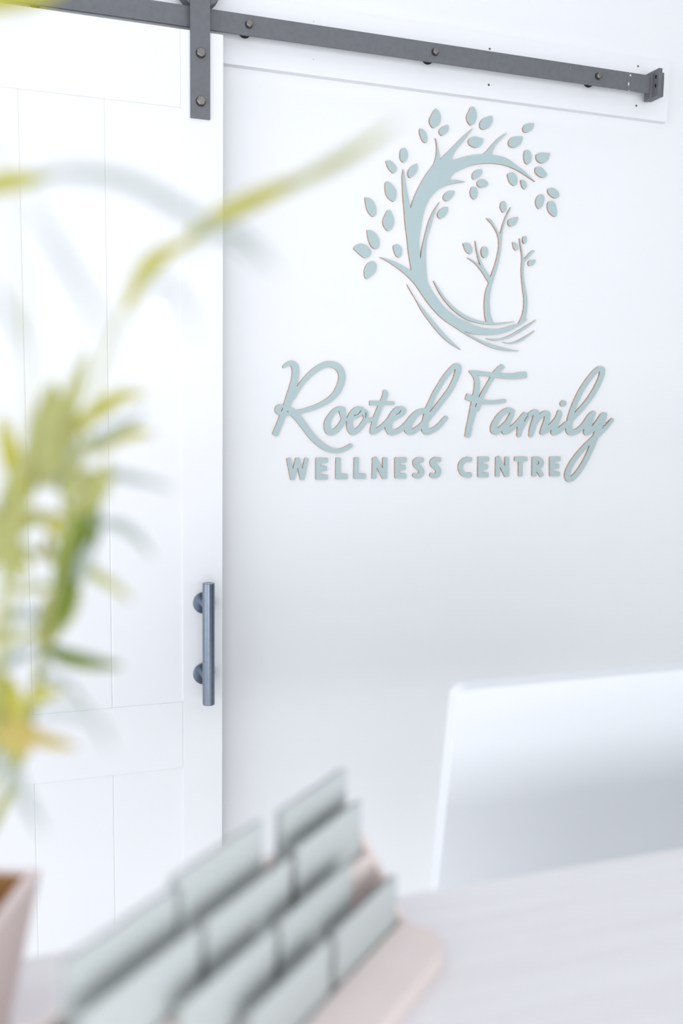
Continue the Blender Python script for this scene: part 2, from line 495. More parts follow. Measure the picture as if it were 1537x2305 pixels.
add(c3, [(945, 1434), (970, 1370), (1010, 1290), (1045, 1240), (1075, 1202, S), (1050, 1250), (1020, 1330), (990, 1420), (962, 1520)])
add(c5, [(932, 180), (918, 300), (915, 400), (918, 500), (925, 600), (942, 700), (990, 790), (1050, 880), (1120, 970), (1200, 1040), (1300, 1110)])
add(c6, [(250, 1555), (350, 1600), (450, 1628), (560, 1640), (650, 1635), (750, 1610), (855, 1578, S), (880, 1530), (905, 1460), (918, 1380), (918, 1280),
         (905, 1180), (895, 1080), (888, 960), (895, 860), (893, 790), (880, 700), (865, 595, S), (876, 600, S), (890, 680), (905, 760), (912, 835, S), (928, 832, S),
         (960, 790), (1000, 748), (1025, 735), (1048, 738, S), (1010, 775), (970, 820), (935, 860), (922, 890), (915, 960), (920, 1050), (935, 1150),
         (950, 1230), (960, 1320), (955, 1420), (940, 1528, S), (962, 1528, S), (920, 1565), (860, 1605), (780, 1650), (680, 1690), (580, 1708), (480, 1712),
         (380, 1705), (300, 1690), (225, 1668, S), (300, 1712), (400, 1760), (500, 1800), (600, 1832), (700, 1860), (800, 1885), (870, 1893, S),
         (800, 1898), (680, 1890), (560, 1862), (450, 1815), (350, 1760), (250, 1705), (150, 1640), (80, 1595), (0, 1540)])
add(c5, [(1050, 1060), (960, 960), (880, 850), (800, 730), (720, 640), (640, 570), (560, 510), (470, 450)])
idf = lambda x, y: (x, y)
cutout('trunk', [outline(idf, trunk, 4)], tree)
sap = []
trunk = sap
add(c5, [(1003, 675, S), (1050, 780), (1120, 890), (1200, 985), (1300, 1070), (1400, 1130)])
add(c6, [(410, 1578), (500, 1592), (600, 1595), (700, 1580), (820, 1554, S), (740, 1562), (650, 1570), (572, 1572, S), (540, 1500), (525, 1400), (525, 1280),
         (545, 1160), (580, 1040), (610, 940), (635, 840), (655, 720), (665, 620), (672, 530), (690, 450), (715, 370), (745, 300), (768, 235, S),
         (725, 310), (690, 390), (665, 470), (648, 545, S), (625, 525), (590, 460), (550, 395), (520, 368), (485, 366, S), (540, 422), (580, 482), (610, 540),
         (625, 600), (630, 680), (615, 780), (590, 880), (560, 970), (536, 1042, S), (500, 995), (460, 930), (425, 860), (405, 800), (380, 720), (358, 625, S),
         (368, 720), (392, 830), (418, 910, S), (400, 893), (330, 848), (265, 818, S), (350, 882), (420, 962), (470, 1040), (514, 1110, S), (480, 1200), (465, 1300),
         (462, 1400), (470, 1500), (487, 1560, S), (380, 1540), (260, 1490), (150, 1420), (60, 1340)])
add(c5, [(1200, 940), (1125, 855), (1060, 755)])
cutout('sapling', [outline(idf, sap, 4)], tree)
cutout('root', [outline(c6, [(480, 1752, S), (560, 1756), (650, 1750), (750, 1715), (850, 1660), (950, 1600), (1060, 1535, S), (1000, 1590), (920, 1650), (830, 1705), (730, 1750), (620, 1775), (540, 1770)])], tree)
cutout('root', [outline(c6, [(670, 1795, S), (740, 1800), (820, 1785), (920, 1735), (1045, 1660, S), (970, 1725), (880, 1785), (800, 1810), (730, 1808)])], tree)
cutout('root', [outline(c5, [(697, 718, S), (740, 800), (800, 890), (880, 990), (980, 1110), (1080, 1230), (1200, 1360), (1318, 1470, S), (1250, 1435), (1150, 1365), (1050, 1265), (950, 1140), (860, 1010), (780, 860)])], tree)

LEAVES = [
 (c3, [(1033,125),(1070,165),(1087,230),(1070,300),(1005,345),(968,310),(955,255),(985,185),(1005,150)]),
 (c3, [(848,352,1),(890,370),(925,420),(932,480),(915,518),(880,500),(855,450),(840,390)]),
 (c3, [(1172,312,1),(1178,350),(1160,395),(1105,433),(1075,415),(1068,380),(1095,340),(1130,322)]),
 (c3, [(655,577),(690,595),(708,650),(695,710),(660,743),(628,720),(616,670),(625,605)]),
 (c3, [(453,728,1),(500,722),(550,760),(580,810),(570,850),(535,865),(495,830),(470,785)]),
 (c3, [(814,757,1),(822,800),(800,870),(735,920),(712,895),(712,845),(745,795),(785,768)]),
 (c3, [(468,963),(510,985),(560,1040),(577,1100),(565,1170),(540,1195),(490,1165),(455,1110),(445,1040),(448,985)]),
 (c3, [(212,1150,1),(260,1155),(310,1195),(340,1265),(340,1340),(310,1370),(270,1345),(235,1285),(220,1215)]),
 (c3, [(492,1292),(520,1320),(545,1390),(548,1440),(520,1510),(475,1533),(430,1480),(418,1420),(440,1360),(465,1310)]),
 (c4, [(322,102),(350,115),(372,170),(375,220),(350,290),(303,312),(268,270),(258,210),(285,150),(300,115)]),
 (c4, [(550,206,1),(558,250),(540,310),(500,350),(440,362),(412,335),(415,285),(450,240),(510,215)]),
 (c4, [(452,466,1),(448,500),(425,545),(370,572),(310,555),(280,520),(285,480),(330,450),(370,446),(415,462)]),
 (c4, [(1035,292,1),(1028,340),(1000,375),(950,398),(912,385),(908,345),(940,305),(985,293)]),
 (c4, [(903,443,1),(900,490),(870,540),(830,565),(780,570),(745,545),(743,505),(775,460),(820,445)]),
 (c4, [(962,600),(990,620),(1007,680),(995,740),(960,765),(930,740),(918,680),(928,615)]),
 (c4, [(1220,637,1),(1215,670),(1190,720),(1140,752),(1090,740),(1062,700),(1065,655),(1110,632),(1160,633)]),
 (c4, [(1093,793),(1130,808),(1170,855),(1187,885),(1170,910),(1120,917),(1070,885),(1048,845),(1055,805)]),
 (c4, [(436,825,1),(438,855),(415,900),(350,940),(325,925),(325,885),(350,845),(390,825)]),
 (c4, [(450,938),(490,960),(507,995),(490,1018),(420,1032),(385,1010),(380,975),(410,945)]),
 (c4, [(340,1024),(372,1040),(387,1090),(378,1140),(345,1170),(312,1140),(300,1090),(312,1040)]),
 (c4, [(775,860),(810,870),(840,920),(845,970),(830,1000),(800,1010),(760,980),(738,930),(732,880)]),
 (c4, [(884,949,1),(910,945),(940,970),(952,1010),(945,1035),(925,1052),(900,1030),(888,990)]),
 (c4, [(1240,1037),(1280,1050),(1315,1085),(1327,1120),(1315,1148),(1270,1155),(1220,1125),(1193,1080),(1205,1048)]),
 (c4, [(1112,1112),(1145,1125),(1155,1170),(1135,1240),(1095,1278),(1065,1250),(1055,1195),(1075,1140)]),
 (c4, [(1232,1190),(1265,1200),(1290,1250),(1300,1320),(1290,1368),(1255,1362),(1210,1320),(1190,1260),(1200,1205)]),
 (c4, [(688,1190),(708,1210),(718,1260),(712,1300),(680,1322),(655,1290),(645,1250),(658,1205)]),
 (c4, [(852,1373,1),(848,1410),(825,1455),(770,1483),(740,1465),(738,1420),(765,1395),(805,1378)]),
 (c3, [(1246,1074,1),(1245,1100),(1215,1150),(1160,1190),(1120,1170),(1118,1130),(1150,1090),(1200,1070)]),
 (c3, [(1169,1257,1),(1170,1300),(1150,1345),(1095,1390),(1060,1380),(1050,1340),(1080,1290),(1125,1260)]),
 (c5, [(236,91,1),(290,95),(345,140),(378,205),(378,275),(360,303),(310,300),(270,250),(245,170)]),
 (c5, [(79,305,1),(110,265),(170,247),(230,268),(275,315),(285,355),(260,395),(210,412),(150,370)]),
 (c5, [(300,450),(330,462),(347,500),(335,570),(285,620),(235,652),(212,630),(205,560),(225,500),(260,462)]),
 (c5, [(575,255),(610,265),(635,300),(640,355),(625,395),(600,405),(570,385),(548,330),(540,275)]),
 (c6, [(216,654,1),(255,645),(300,665),(325,720),(320,760),(290,775),(250,745),(228,695)]),
 (c6, [(463,690),(495,705),(507,755),(490,805),(462,822),(435,795),(427,740),(440,700)]),
 (c6, [(787,641,1),(820,645),(848,675),(852,720),(825,737),(800,705)]),
 (c6, [(934,568,1),(950,580),(955,620),(940,650),(918,655),(905,620),(912,580)]),
 (c6, [(1053,841,1),(1050,870),(1030,900),(985,913),(967,890),(980,855),(1015,842)]),
]
for fn, pts in LEAVES:
    cutout('leaf', [outline(fn, pts, 6)], tree)

def sc(fn, s, pts):
    return [(*fn(x, y), r / s) for x, y, r in pts]
k1, k2, k3, k4, k5, k6 = 7.685, 8.539, 7.685, 9.041, 7.685, 7.947
cr, co, ct, cf, ca, cl = (crop(605, 800, k1), crop(720, 860, k2), crop(850, 800, k3), crop(1030, 800, k4), crop(1090, 880, k5), crop(1230, 810, k6))
b1 = on_y(615, 1018, 0)
word = thing('script_word', 'sage green cut-out script lettering beginning with a tall looped capital R', 'wall sign', tuple(b1), 'cut-out words under the tree emblem')
R_str = [
 sc(cr, k1, [(260,196,22),(320,152,32),(400,135,44),(452,190,60),(466,290,60),(450,420,58),(415,560,62),(370,700,64),(320,850,60),(255,1010,52),(190,1180,50)]),
 sc(cr, k1, [(430,730,30),(500,590,36),(600,450,40),(730,312,44),(870,208,48),(1000,155,53),(1090,155,56),(1180,190,58),(1240,255,58),(1268,345,58),(1258,450,58),(1215,570,56),(1135,690,50),(1020,785,45),(880,862,42),(740,918,40),(600,958,38),(480,985,38)]),
 sc(cr, k1, [(200,938,94),(300,965,80),(400,975,66),(470,1040,62),(560,1150,60),(650,1270,58),(750,1400,56),(860,1510,54),(970,1590,50),(1080,1638,44),(1200,1652,38),(1310,1622,36),(1418,1560,34)]),
]
bx = (*cr(215, 1120), *cr(105, 1385), 52 / k1, 18 / k1)
cutout('letter', sdf_loops(R_str, [bx], [sc(cr, k1, [(239,912,5),(219,966,6)]), sc(cr, k1, [(320,968,6),(332,976,7)])]), word)
oo = [
 sc(co, k2, [(440,530,56),(380,508,44),(290,552,45),(212,645,50),(155,750,60),(142,860,62),(165,935,64),(215,965,62),(290,945,52),(360,880,50),(425,790,50),(460,700,48),(440,600,60),(430,540,58)]),
 sc(co, k2, [(470,720,34),(570,715,30)]),
 sc(co, k2, [(800,522,48),(720,515,44),(645,568,46),(590,665,50),(575,780,56),(585,890,62),(630,955,62),(690,950,50),(765,890,46),(830,805,46),(880,725,44),(880,650,44),(850,575,44)]),
 sc(co, k2, [(615,700,34),(700,672,30),(770,630,30),(830,570,36)]),
 sc(co, k2, [(720,570,44),(700,600,40)]),
 sc(co, k2, [(850,560,44),(888,585,42),(900,640,33),(890,710,38)]),
 sc(co, k2, [(880,735,38),(950,735,37),(1020,718,36),(1070,690,36)]),
 sc(co, k2, [(1252,192,42),(1262,240,50),(1232,320,50),(1195,400,46),(1150,500,46),(1105,610,48),(1072,700,48),(1045,800,50),(1022,900,52),(1018,958,54)]),
 sc(co, k2, [(1030,955,52),(1110,925,46),(1190,865,42),(1260,800,42),(1330,730,45)]),
 sc(ct, k3, [(200,1150,48),(225,1080,46),(290,985,46),(350,935,48),(420,930,50),(448,952,50),(420,1000,48),(340,1050,45),(245,1110,45),(195,1180,56),(192,1260,58),(230,1322,58),(300,1328,45),(380,1292,42),(460,1232,44),(530,1160,46),(590,1085,50)]),
 sc(ct, k3, [(320,990,50),(380,960,50)]),
 sc(ct, k3, [(810,958,42),(725,975,46),(645,1035,52),(575,1130,56),(530,1220,60),(535,1300,62),(590,1325,48),(670,1282,42),(745,1225,42),(810,1165,42)]),
 sc(ct, k3, [(858,960,46),(920,820,44),(985,670,42),(1060,545,42),(1150,400,42),(1240,285,42),(1320,200,42),(1382,184,50),(1400,225,54),(1385,310,50),(1340,430,46),(1270,570,45),(1180,700,45),(1080,830,45),(980,960,45),(890,1070,45),(840,1130,50)]),
 sc(ct, k3, [(855,990,46),(835,1100,52),(818,1200,56),(822,1280,58),(850,1322,54),(920,1310,44),(1000,1268,42),(1080,1200,40),(1150,1118,38),(1184,1082,37)]),
]
tb = [(*co(955, 402), *co(1200, 412), 46 / k2, 18 / k2), (*co(1150, 410), *co(1436, 405), 33 / k2, 20 / k2)]
cutout('letter', sdf_loops(oo, tb, [sc(co, k2, [(686,638,4),(740,612,5),(772,575,7),(785,550,7)]), sc(co, k2, [(885,592,8),(880,684,7)]), sc(ct, k3, [(318,1026,4),(365,1003,5),(395,965,6),(404,948,6)])]), word)

b2 = on_y(1050, 985, 0)
word2 = thing('script_word', 'sage green cut-out script lettering beginning with capital F and ending in a long looped tail', 'wall sign', tuple(b2), 'cut-out words under the tree emblem')
F_str = [
 sc(cf, k4, [(262,330,26),(400,355,46),(550,375,44),(700,395,46),(850,410,52),(1000,422,58),(1150,421,62),(1290,408,66)]),
 sc(cf, k4, [(285,340,30),(350,410,42),(392,490,52),(402,590,58),(392,700,58),(372,820,60),(352,940,64),(330,1060,72),(300,1200,66),(268,1340,60),(232,1480,56),(212,1590,54)]),
 sc(cf, k4, [(860,262,50),(770,362,48),(700,465,42),(640,565,40),(580,675,42),(520,785,44),(472,885,46),(435,985,50),(400,1090,50)]),
 sc(cf, k4, [(330,885,66),(450,930,60),(560,950,48),(700,955,42),(830,945,40),(955,925,37)]),
]
F_box = [(*cf(1200, 415), *cf(1412, 390), 66 / k4, 25 / k4), (*cf(172, 832), *cf(400, 912), 66 / k4, 20 / k4), (*cf(250, 1450), *cf(200, 1665), 56 / k4, 22 / k4), (*cf(800, 325), *cf(935, 205), 48 / k4, 22 / k4)]
cutout('letter', sdf_loops(F_str, F_box, [sc(cf, k4, [(386,976,8),(361,1052,7)])]), word2)
am = [
 sc(ca, k5, [(500,350,36),(430,330,44),(350,362,46),(270,432,48),(205,530,52),(168,620,56),(172,690,58),(215,710,52)]),
 sc(ca, k5, [(200,708,50),(270,668,42),(330,610,36),(390,555,40)]),
 sc(ca, k5, [(482,408,40),(440,485,44),(402,570,50),(376,650,52),(360,708,50)]),
 sc(ca, k5, [(360,706,52),(430,682,46),(500,628,42),(560,572,40),(620,508,40),(670,442,40),(706,402,36)]),
 sc(ca, k5, [(704,405,36),(662,480,44),(640,560,50),(622,650,48),(608,740,38),(602,768,35)]),
 sc(ca, k5, [(650,630,40),(700,545,36),(752,462,36),(820,390,40),(890,362,46),(904,395,46),(890,470,46),(860,570,50),(835,660,50),(815,745,40),(809,765,36)]),
 sc(ca, k5, [(850,610,40),(900,525,40),(960,455,40),(1030,398,44),(1092,390,48),(1098,430,47),(1080,520,47),(1045,620,48),(1010,712,44)]),
 sc(ca, k5, [(1005,722,40),(1080,680,46),(1140,625,44),(1200,565,44),(1250,505,45)]),
 sc(ca, k5, [(1302,368,38),(1302,410,46),(1272,480,48),(1242,560,52),(1218,650,52),(1206,720,48)]),
 sc(ca, k5, [(1210,726,44),(1285,692,44),(1365,625,44),(1440,560,42)]),
 sc(cl, k6, [(420,1060,46),(455,940,44),(500,820,44),(550,700,44),(620,560,43),(700,430,42),(790,310,42),(870,215,42),(950,160,44),(998,172,48),(1000,240,46),(970,340,44),(910,470,43),(830,610,42),(740,740,41),(640,860,41),(540,970,42),(460,1045,45),(420,1115,50),(406,1200,56),(418,1280,58),(460,1302,50),(540,1280,44),(620,1222,44),(690,1142,44),(745,1060,46),(795,990,42),(850,948,37)]),
 sc(cl, k6, [(848,952,36),(812,1030,46),(775,1120,54),(740,1210,58),(722,1295,56)]),
 sc(cl, k6, [(722,1300,54),(800,1268,46),(870,1195,46),(945,1095,46),(1005,1005,50),(1042,982,44)]),
 sc(cl, k6, [(1042,985,44),(1012,1060,52),(965,1160,52),(922,1270,50),(882,1380,50),(840,1490,48),(790,1615,44),(720,1765,42),(640,1905,42),(550,2035,42),(465,2118,44),(400,2138,48),(372,2080,46),(392,1980,46),(450,1860,44),(530,1740,43),(630,1620,42),(730,1512,41),(830,1420,41),(920,1342,46),(1000,1262,46),(1080,1182,40),(1140,1112,38),(1174,1074,34)]),
]
cutout('letter', sdf_loops(am, [], [sc(cl, k6, [(994,1228,4),(1070,1150,4),(1160,1046,5)]), sc(ca, k5, [(690,530,5),(722,470,6),(752,425,5)])]), word2)
cutout('letter_dot', sdf_loops([sc(ca, k5, [(1362,222,50),(1374,212,50)])]), word2)

kw, kc = 4.1541, 5.6926
cw, cc = crop(635, 1015, kw), crop(1015, 1015, kc)
def bars(fn, k, L, rd=9):
    return [(*fn(a, b), *fn(c, d), hw / k, rd / k) for a, b, c, d, hw in L]
def E_bars(x0, x1, y0, y1, sw, a0, a1, a2, t):
    return [(x0 + sw / 2, y0, x0 + sw / 2, y1, sw / 2), (x0, y0 + t / 2, a0, y0 + t / 2, t / 2), (x0, (y0 + y1) / 2 - 3, a1, (y0 + y1) / 2 - 3, t / 2), (x0, y1 - t / 2, a2, y1 - t / 2, t / 2)]
W_L = [
 ('W', cw, kw, [(60, 66, 100, 271, 20), (98, 271, 146, 66, 19), (146, 66, 190, 271, 19), (188, 271, 230, 66, 19)], []),
 ('E', cw, kw, E_bars(315, 0, 65, 270, 46, 429, 419, 428, 47), []),
 ('L', cw, kw, [(525, 63, 522, 266, 22.5), (500, 240, 613, 240, 25)], []),
 ('L', cw, kw, [(695, 61, 692, 263, 22.5), (670, 237, 783, 237, 25)], []),
 ('N', cw, kw, [(866, 62, 861, 262, 21), (962, 62, 961, 262, 21), (862, 62, 962, 258, 22)], []),
 ('E', cw, kw, E_bars(1055, 0, 61, 258, 46, 1165, 1156, 1162, 46), []),
 ('S', cw, kw, [(1270, 84, 1326, 84, 22)], [sc(cw, kw, [(1300,83,22),(1270,84,24),(1248,105,25),(1256,135,25),(1285,158,25),(1305,190,25),(1296,220,25),(1270,236,23),(1241,228,21)])]),
 ('S', cw, kw, [(1430, 82, 1486, 82, 22)], [sc(cw, kw, [(1460,81,22),(1430,82,24),(1408,103,25),(1416,133,25),(1445,156,25),(1463,188,25),(1455,218,25),(1430,233,23),(1401,226,21)])]),
]
C_L = [
 ('C', cc, kc, [(190, 105, 271, 112, 30), (190, 313, 268, 305, 30)], [sc(cc, kc, [(215,104,30),(170,120,30),(132,165,30),(122,215,30),(135,265,30),(170,302,30),(215,314,30)])]),
 ('E', cc, kc, E_bars(345, 0, 75, 338, 62, 489, 474, 484, 62), []),
 ('N', cc, kc, [(602, 75, 597, 332, 27), (721, 75, 720, 330, 27), (598, 75, 722, 328, 29)], []),
 ('T', cc, kc, [(815, 103, 981, 103, 29), (894, 75, 892, 328, 27)], []),
 ('R', cc, kc, [(1071, 75, 1067, 328, 29), (1095, 195, 1170, 326, 28)], [sc(cc, kc, [(1075,103,28),(1125,104,29),(1158,130,30),(1158,172,30),(1128,200,28),(1085,206,28)])]),
 ('E', cc, kc, E_bars(1265, 0, 73, 326, 60, 1406, 1389, 1397, 60), []),
]
for L, (px, py), lab in ((W_L, (650, 1080), 'row of eight small sage green block capitals ending in double S below the script'),
                         (C_L, (1035, 1076), 'row of six small sage green block capitals left of the looped script tail')):
    w = thing('block_word', lab, 'wall sign', tuple(on_y(px, py, 0)), 'cut-out words under the tree emblem')
    for ch, fn, k, bs, st in L:
        lps = sdf_loops(st, bars(fn, k, bs, 9 if k < 5 else 13), [], 0.5)
        cutout('letter', lps, w)

# ------------------------------------------------------------------ reception counter
CT, CY1 = 1.05, -1.367
CY0 = -1.78
M_TOP = mat('pale_wood_laminate', (0.85, 0.83, 0.84), 0.45, spec=0.35, noise=0.05, nscale=7, stretch=(0.6, 9, 9), col2=(0.80, 0.775, 0.785))
M_CAB = mat('counter_paint', (0.84, 0.84, 0.85), 0.6)
counter = thing('reception_counter', 'standing-height white counter with a pale wood grain laminate top', 'counter', (0.35, (CY0 + CY1) / 2, 0))
MB().box(-0.55, 2.3, CY0, CY1, CT - 0.038, CT).build('worktop', M_TOP, counter, bevel=0.002)
for x in (-0.52, 2.22):
    for y in (CY0 + 0.03, CY1 - 0.07):
        MB().box(x, x + 0.04, y, y + 0.04, 0, CT - 0.038).build('leg', M_CAB, counter)
MB().box(-0.48, 2.22, CY0 + 0.04, CY0 + 0.06, CT - 0.10, CT - 0.038).build('apron', M_CAB, counter)
MB().box(0.42, 1.25, CY1 - 0.06, CY1 - 0.04, 0.80, CT - 0.038).build('added_shade_panel', M_CAB, counter)  # unseen panel, added to keep light under the worktop off the monitor

desk = thing('back_desk', 'lower white desk behind the counter carrying the monitor', 'desk', (0.85, -1.1, 0))
MB().box(0.30, 1.45, CY1 + 0.02, -0.90, 0.69, 0.72).build('desk_top', M_CAB, desk, bevel=0.002)
for x in (0.31, 1.40):
    for y in (CY1 + 0.03, -0.95):
        MB().box(x, x + 0.04, y, y + 0.04, 0, 0.69).build('leg', M_CAB, desk)

# ------------------------------------------------------------------ monitor seen from behind
M_SHELL = mat('white_shell', (0.80, 0.82, 0.84), 0.65, spec=0.2)
M_RIM = M_SHELL
M_SCREEN = mat('dark_screen', (0.01, 0.01, 0.012), 0.15)
mx0, mx1, mzt, mh, my = 0.462, 1.01, 1.1235, 0.345, -1.10
lean = math.radians(8.54)
mon = thing('desktop_monitor', 'thin white monitor with rounded corners seen from the back on the lower desk', 'monitor', ((mx0 + mx1) / 2, -1.02, 0.72))
ud = Vector((0, math.sin(lean), -math.cos(lean)))          # down along the shell
nn = Vector((0, -math.cos(lean), -math.sin(lean)))         # out of the back face, to the counter
def shell_pt(a, b, c):
    """a along width, b down from the top, c towards the counter"""
    return Vector((mx0, my, mzt)) + Vector((1, 0, 0)) * a + ud * b + nn * c
def rrect(w, h, r, n=8, inset=0.0):
    pts = []
    for cxx, cyy, a0 in ((r, r, 180), (w - r, r, 270), (w - r, h - r, 0), (r, h - r, 90)):
        for k in range(n + 1):
            t = math.radians(a0 + 90 * k / n)
            rr = r - inset
            pts.append((cxx + rr * math.cos(t), cyy + rr * math.sin(t)))
    return pts
mw = mx1 - mx0
def slab(name, w, h, r, inset, c0, c1, m, parent, bev=0.0):
    pts = rrect(w, h, r, 8, inset)
    return MB().prism([shell_pt(a, b, c0) for a, b in pts], nn * (c1 - c0)).build(name, m, parent, bevel=bev, smooth=True)
slab('rim', mw, mh, 0.016, 0, -0.022, 0.0, M_RIM, mon, 0.001)
slab('back_shell', mw, mh, 0.016, 0.0004, 0.0, 0.0008, M_SHELL, mon)
slab('screen', mw, mh, 0.016, 0.008, -0.0225, -0.0220, M_SCREEN, mon)
MB().prism([shell_pt(mw / 2 - .07, mh * .88, 0.001), shell_pt(mw / 2 + .07, mh * .88, 0.001), shell_pt(mw / 2 + .07, mh * .88, 0.010), shell_pt(mw / 2 - .07, mh * .88, 0.010)],
           Vector((shell_pt(0, mh * .88, 0)[0] * 0, -0.01, 0.7225 - shell_pt(0, mh * .88, 0)[2]))).build('stand', M_SHELL, mon)
MB().box((mx0 + mx1) / 2 - .075, (mx0 + mx1) / 2 + .075, -1.12, -0.97, 0.72, 0.7265).build('stand_base', M_SHELL, mon, bevel=0.001)

# ------------------------------------------------------------------ tiered card holder
th = 0.7223
dv = Vector((math.cos(th), math.sin(th), 0)); nv = Vector((math.sin(th), -math.cos(th), 0))
s0, n0, z0, ns, zs, cp = -0.8917, 1.1877, 1.1712, 0.0159, 0.0232, 0.0966
def hp(s, n, z):
    return dv * s + nv * n + Vector((0, 0, z))
M_HOLD = mat('pale_birch', (0.84, 0.73, 0.70), 0.55, spec=0.3, noise=0.06, nscale=10, stretch=(1, 1, 14))
hs0, hs1 = s0 - cp - 0.052, s0 + cp + 0.050
vis, slotd = 0.038, 0.012
holder = thing('card_holder', 'stepped pale wooden business card holder with four tiers on the counter', 'card holder', tuple(hp((hs0 + hs1) / 2, 1.22, CT)))
for r in range(4):
    nr = n0 + r * ns; zl = z0 - r * zs - vis; zf = zl - slotd
    nb = nr - ns + 0.0045 if r else nr - 0.012
    # floor of the slot, with the lip in front of it
    nf = nr + ns - 0.0052 if r < 3 else 1.283
    MB().prism([hp(hs0, nb, CT), hp(hs1, nb, CT), hp(hs1, nr + .0045, CT), hp(hs0, nr + .0045, CT)], (0, 0, zf - CT)).build('tier', M_HOLD, holder)
    if r == 0:
        MB().prism([hp(hs0, nb, zf), hp(hs1, nb, zf), hp(hs1, nb + .0055, zf), hp(hs0, nb + .0055, zf)], (0, 0, slotd)).build('lip', M_HOLD, holder)
    if r < 3:
        MB().prism([hp(hs0, nr + .0045, CT), hp(hs1, nr + .0045, CT), hp(hs1, nf + .0007, CT), hp(hs0, nf + .0007, CT)], (0, 0, zl - CT)).build('lip', M_HOLD, holder, bevel=.001)
    else:
        R = 0.022; pts = [hp(hs0, nr + .0045, CT), hp(hs1, nr + .0045, CT)]
        pts += [hp(hs1 - R + R * math.cos(t), nf - R + R * math.sin(t), CT) for t in np.linspace(0, math.pi / 2, 9)]
        pts += [hp(hs0 + R - R * math.cos(t), nf - R + R * math.sin(t), CT) for t in np.linspace(math.pi / 2, 0, 9)]
        MB().prism(pts, (0, 0, zl - CT)).build('ledge', M_HOLD, holder, bevel=.0015)

for e0, e1 in ((hs0 - .006, hs0), (hs1, hs1 + .006)):
    pr = [(n0 - .013, CT), (n0 - .013, z0 - vis + .003)]
    for r in range(4):
        nr = n0 + r * ns; zl = z0 - r * zs - vis + .003
        pr += [(nr + .0055, zl), (nr + .0085, zl - .004)] if r < 3 else [(nr + .002, zl), (nr + .0045, CT + .012), (nr + .0045, CT)]
    MB().prism([hp(e0, n, z) for n, z in pr], dv * (e1 - e0)).build('side_cheek', M_HOLD, holder, bevel=.001)
M_CARD = mat('card_sage', (0.54, 0.575, 0.565), 0.6, noise=.05, nscale=14)
ROWN = ['top', 'second', 'third', 'lowest']
COLN = {-1: 'at the planter end', 0: 'midway', 1: 'at the monitor end'}
def card(s, n, ztop, zbot, m, tilt, label, group):
    w, t = 0.089, 0.0006
    o = MB().box(-w / 2, w / 2, -t / 2, t / 2, 0, ztop - zbot).build('business_card', m, None, origin=(0, 0, 0))
    o.location = hp(s, n, zbot)
    o.rotation_euler = (tilt, 0, th)
    return tag(o, label, 'card', group)
for r in range(4):
    for c in (-1, 0, 1):
        nr = n0 + r * ns; zt = z0 - r * zs
        ds = {2: -0.042}.get(r, 0); dz = 0.0
        if (r, c) == (0, 0): ds, dz = -0.009, 0.003
        if (r, c) == (0, 1): ds, dz = 0.006, 0.0
        if (r, c) == (0, -1): ds, dz = 0.004, -0.003
        if (r, c) == (1, 1): ds, dz = 0.001, 0.003
        if (r, c) == (2, -1): ds = -0.03
        if c == -1 and r > 1: continue
        for j in range(3):
            lab = '{} {} card of the stack {} on the holder\'s {} tier'.format(('front', 'middle', 'rear')[j], 'pale sage', COLN[c], ROWN[r])
            card(s0 + c * cp + ds + random.uniform(-.0008, .0008) * j, nr + 0.0022 - 0.0022 * j, zt + dz - 0.0007 * j, zt - vis - slotd + .0001, M_CARD, 0.0, lab, 'business cards in the tiered holder')

# ------------------------------------------------------------------ planter and plant
M_POT = mat('blush_planter', (0.80, 0.67, 0.64), 0.55, spec=0.35, noise=0.07, nscale=8)
M_POTIN = mat('planter_inside', (0.42, 0.20, 0.06), 0.7, noise=.25, nscale=30)
M_SOIL = mat('soil', (0.09, 0.06, 0.035), 0.9, noise=.5, nscale=120, bump=.6)
a21 = math.radians(21.5)
pu = Vector((math.sin(a21), math.cos(a21), 0)); pv = Vector((math.cos(a21), -math.sin(a21), 0))
pc = Vector(at(93, 1957, 0.60)); PZ = pc.z; PW = 0.060; PB = 0.043; TH = 0.0075
pctr = Vector((pc.x, pc.y, 0)) - pu * PW - pv * PW
pot = thing('planter', 'square tapered blush planter standing on the counter', 'planter', (pctr.x, pctr.y, CT))
def sq(h, z):
    return [Vector((pctr.x, pctr.y, z)) + pu * (h * a) + pv * (h * b) for a, b in ((1, 1), (1, -1), (-1, -1), (-1, 1))]
pb = MB(); zi = PZ - 0.03
q = sq(PB, CT) + sq(PW, PZ) + sq(PW - TH, PZ)
pb.add(q, [(3, 2, 1, 0)] + [(i, (i + 1) % 4, 4 + (i + 1) % 4, 4 + i) for i in range(4)] + [(4 + i, 4 + (i + 1) % 4, 8 + (i + 1) % 4, 8 + i) for i in range(4)])
q2 = sq(PW - TH, PZ) + sq(PB - TH + .003, CT + .01)
pb.add(q2, [(i, (i + 1) % 4, 4 + (i + 1) % 4, 4 + i) for i in range(4)] + [(4, 5, 6, 7)], 1)
me_o = pb.build('planter_body', [M_POT, M_POTIN], pot, bevel=0.0)
f_ = (zi - CT) / (PZ - CT)
hin = (PB - TH) + (PW - PB) * f_ - .001
MB().add(sq(hin, zi), [(0, 1, 2, 3)]).build('soil', M_SOIL, pot)

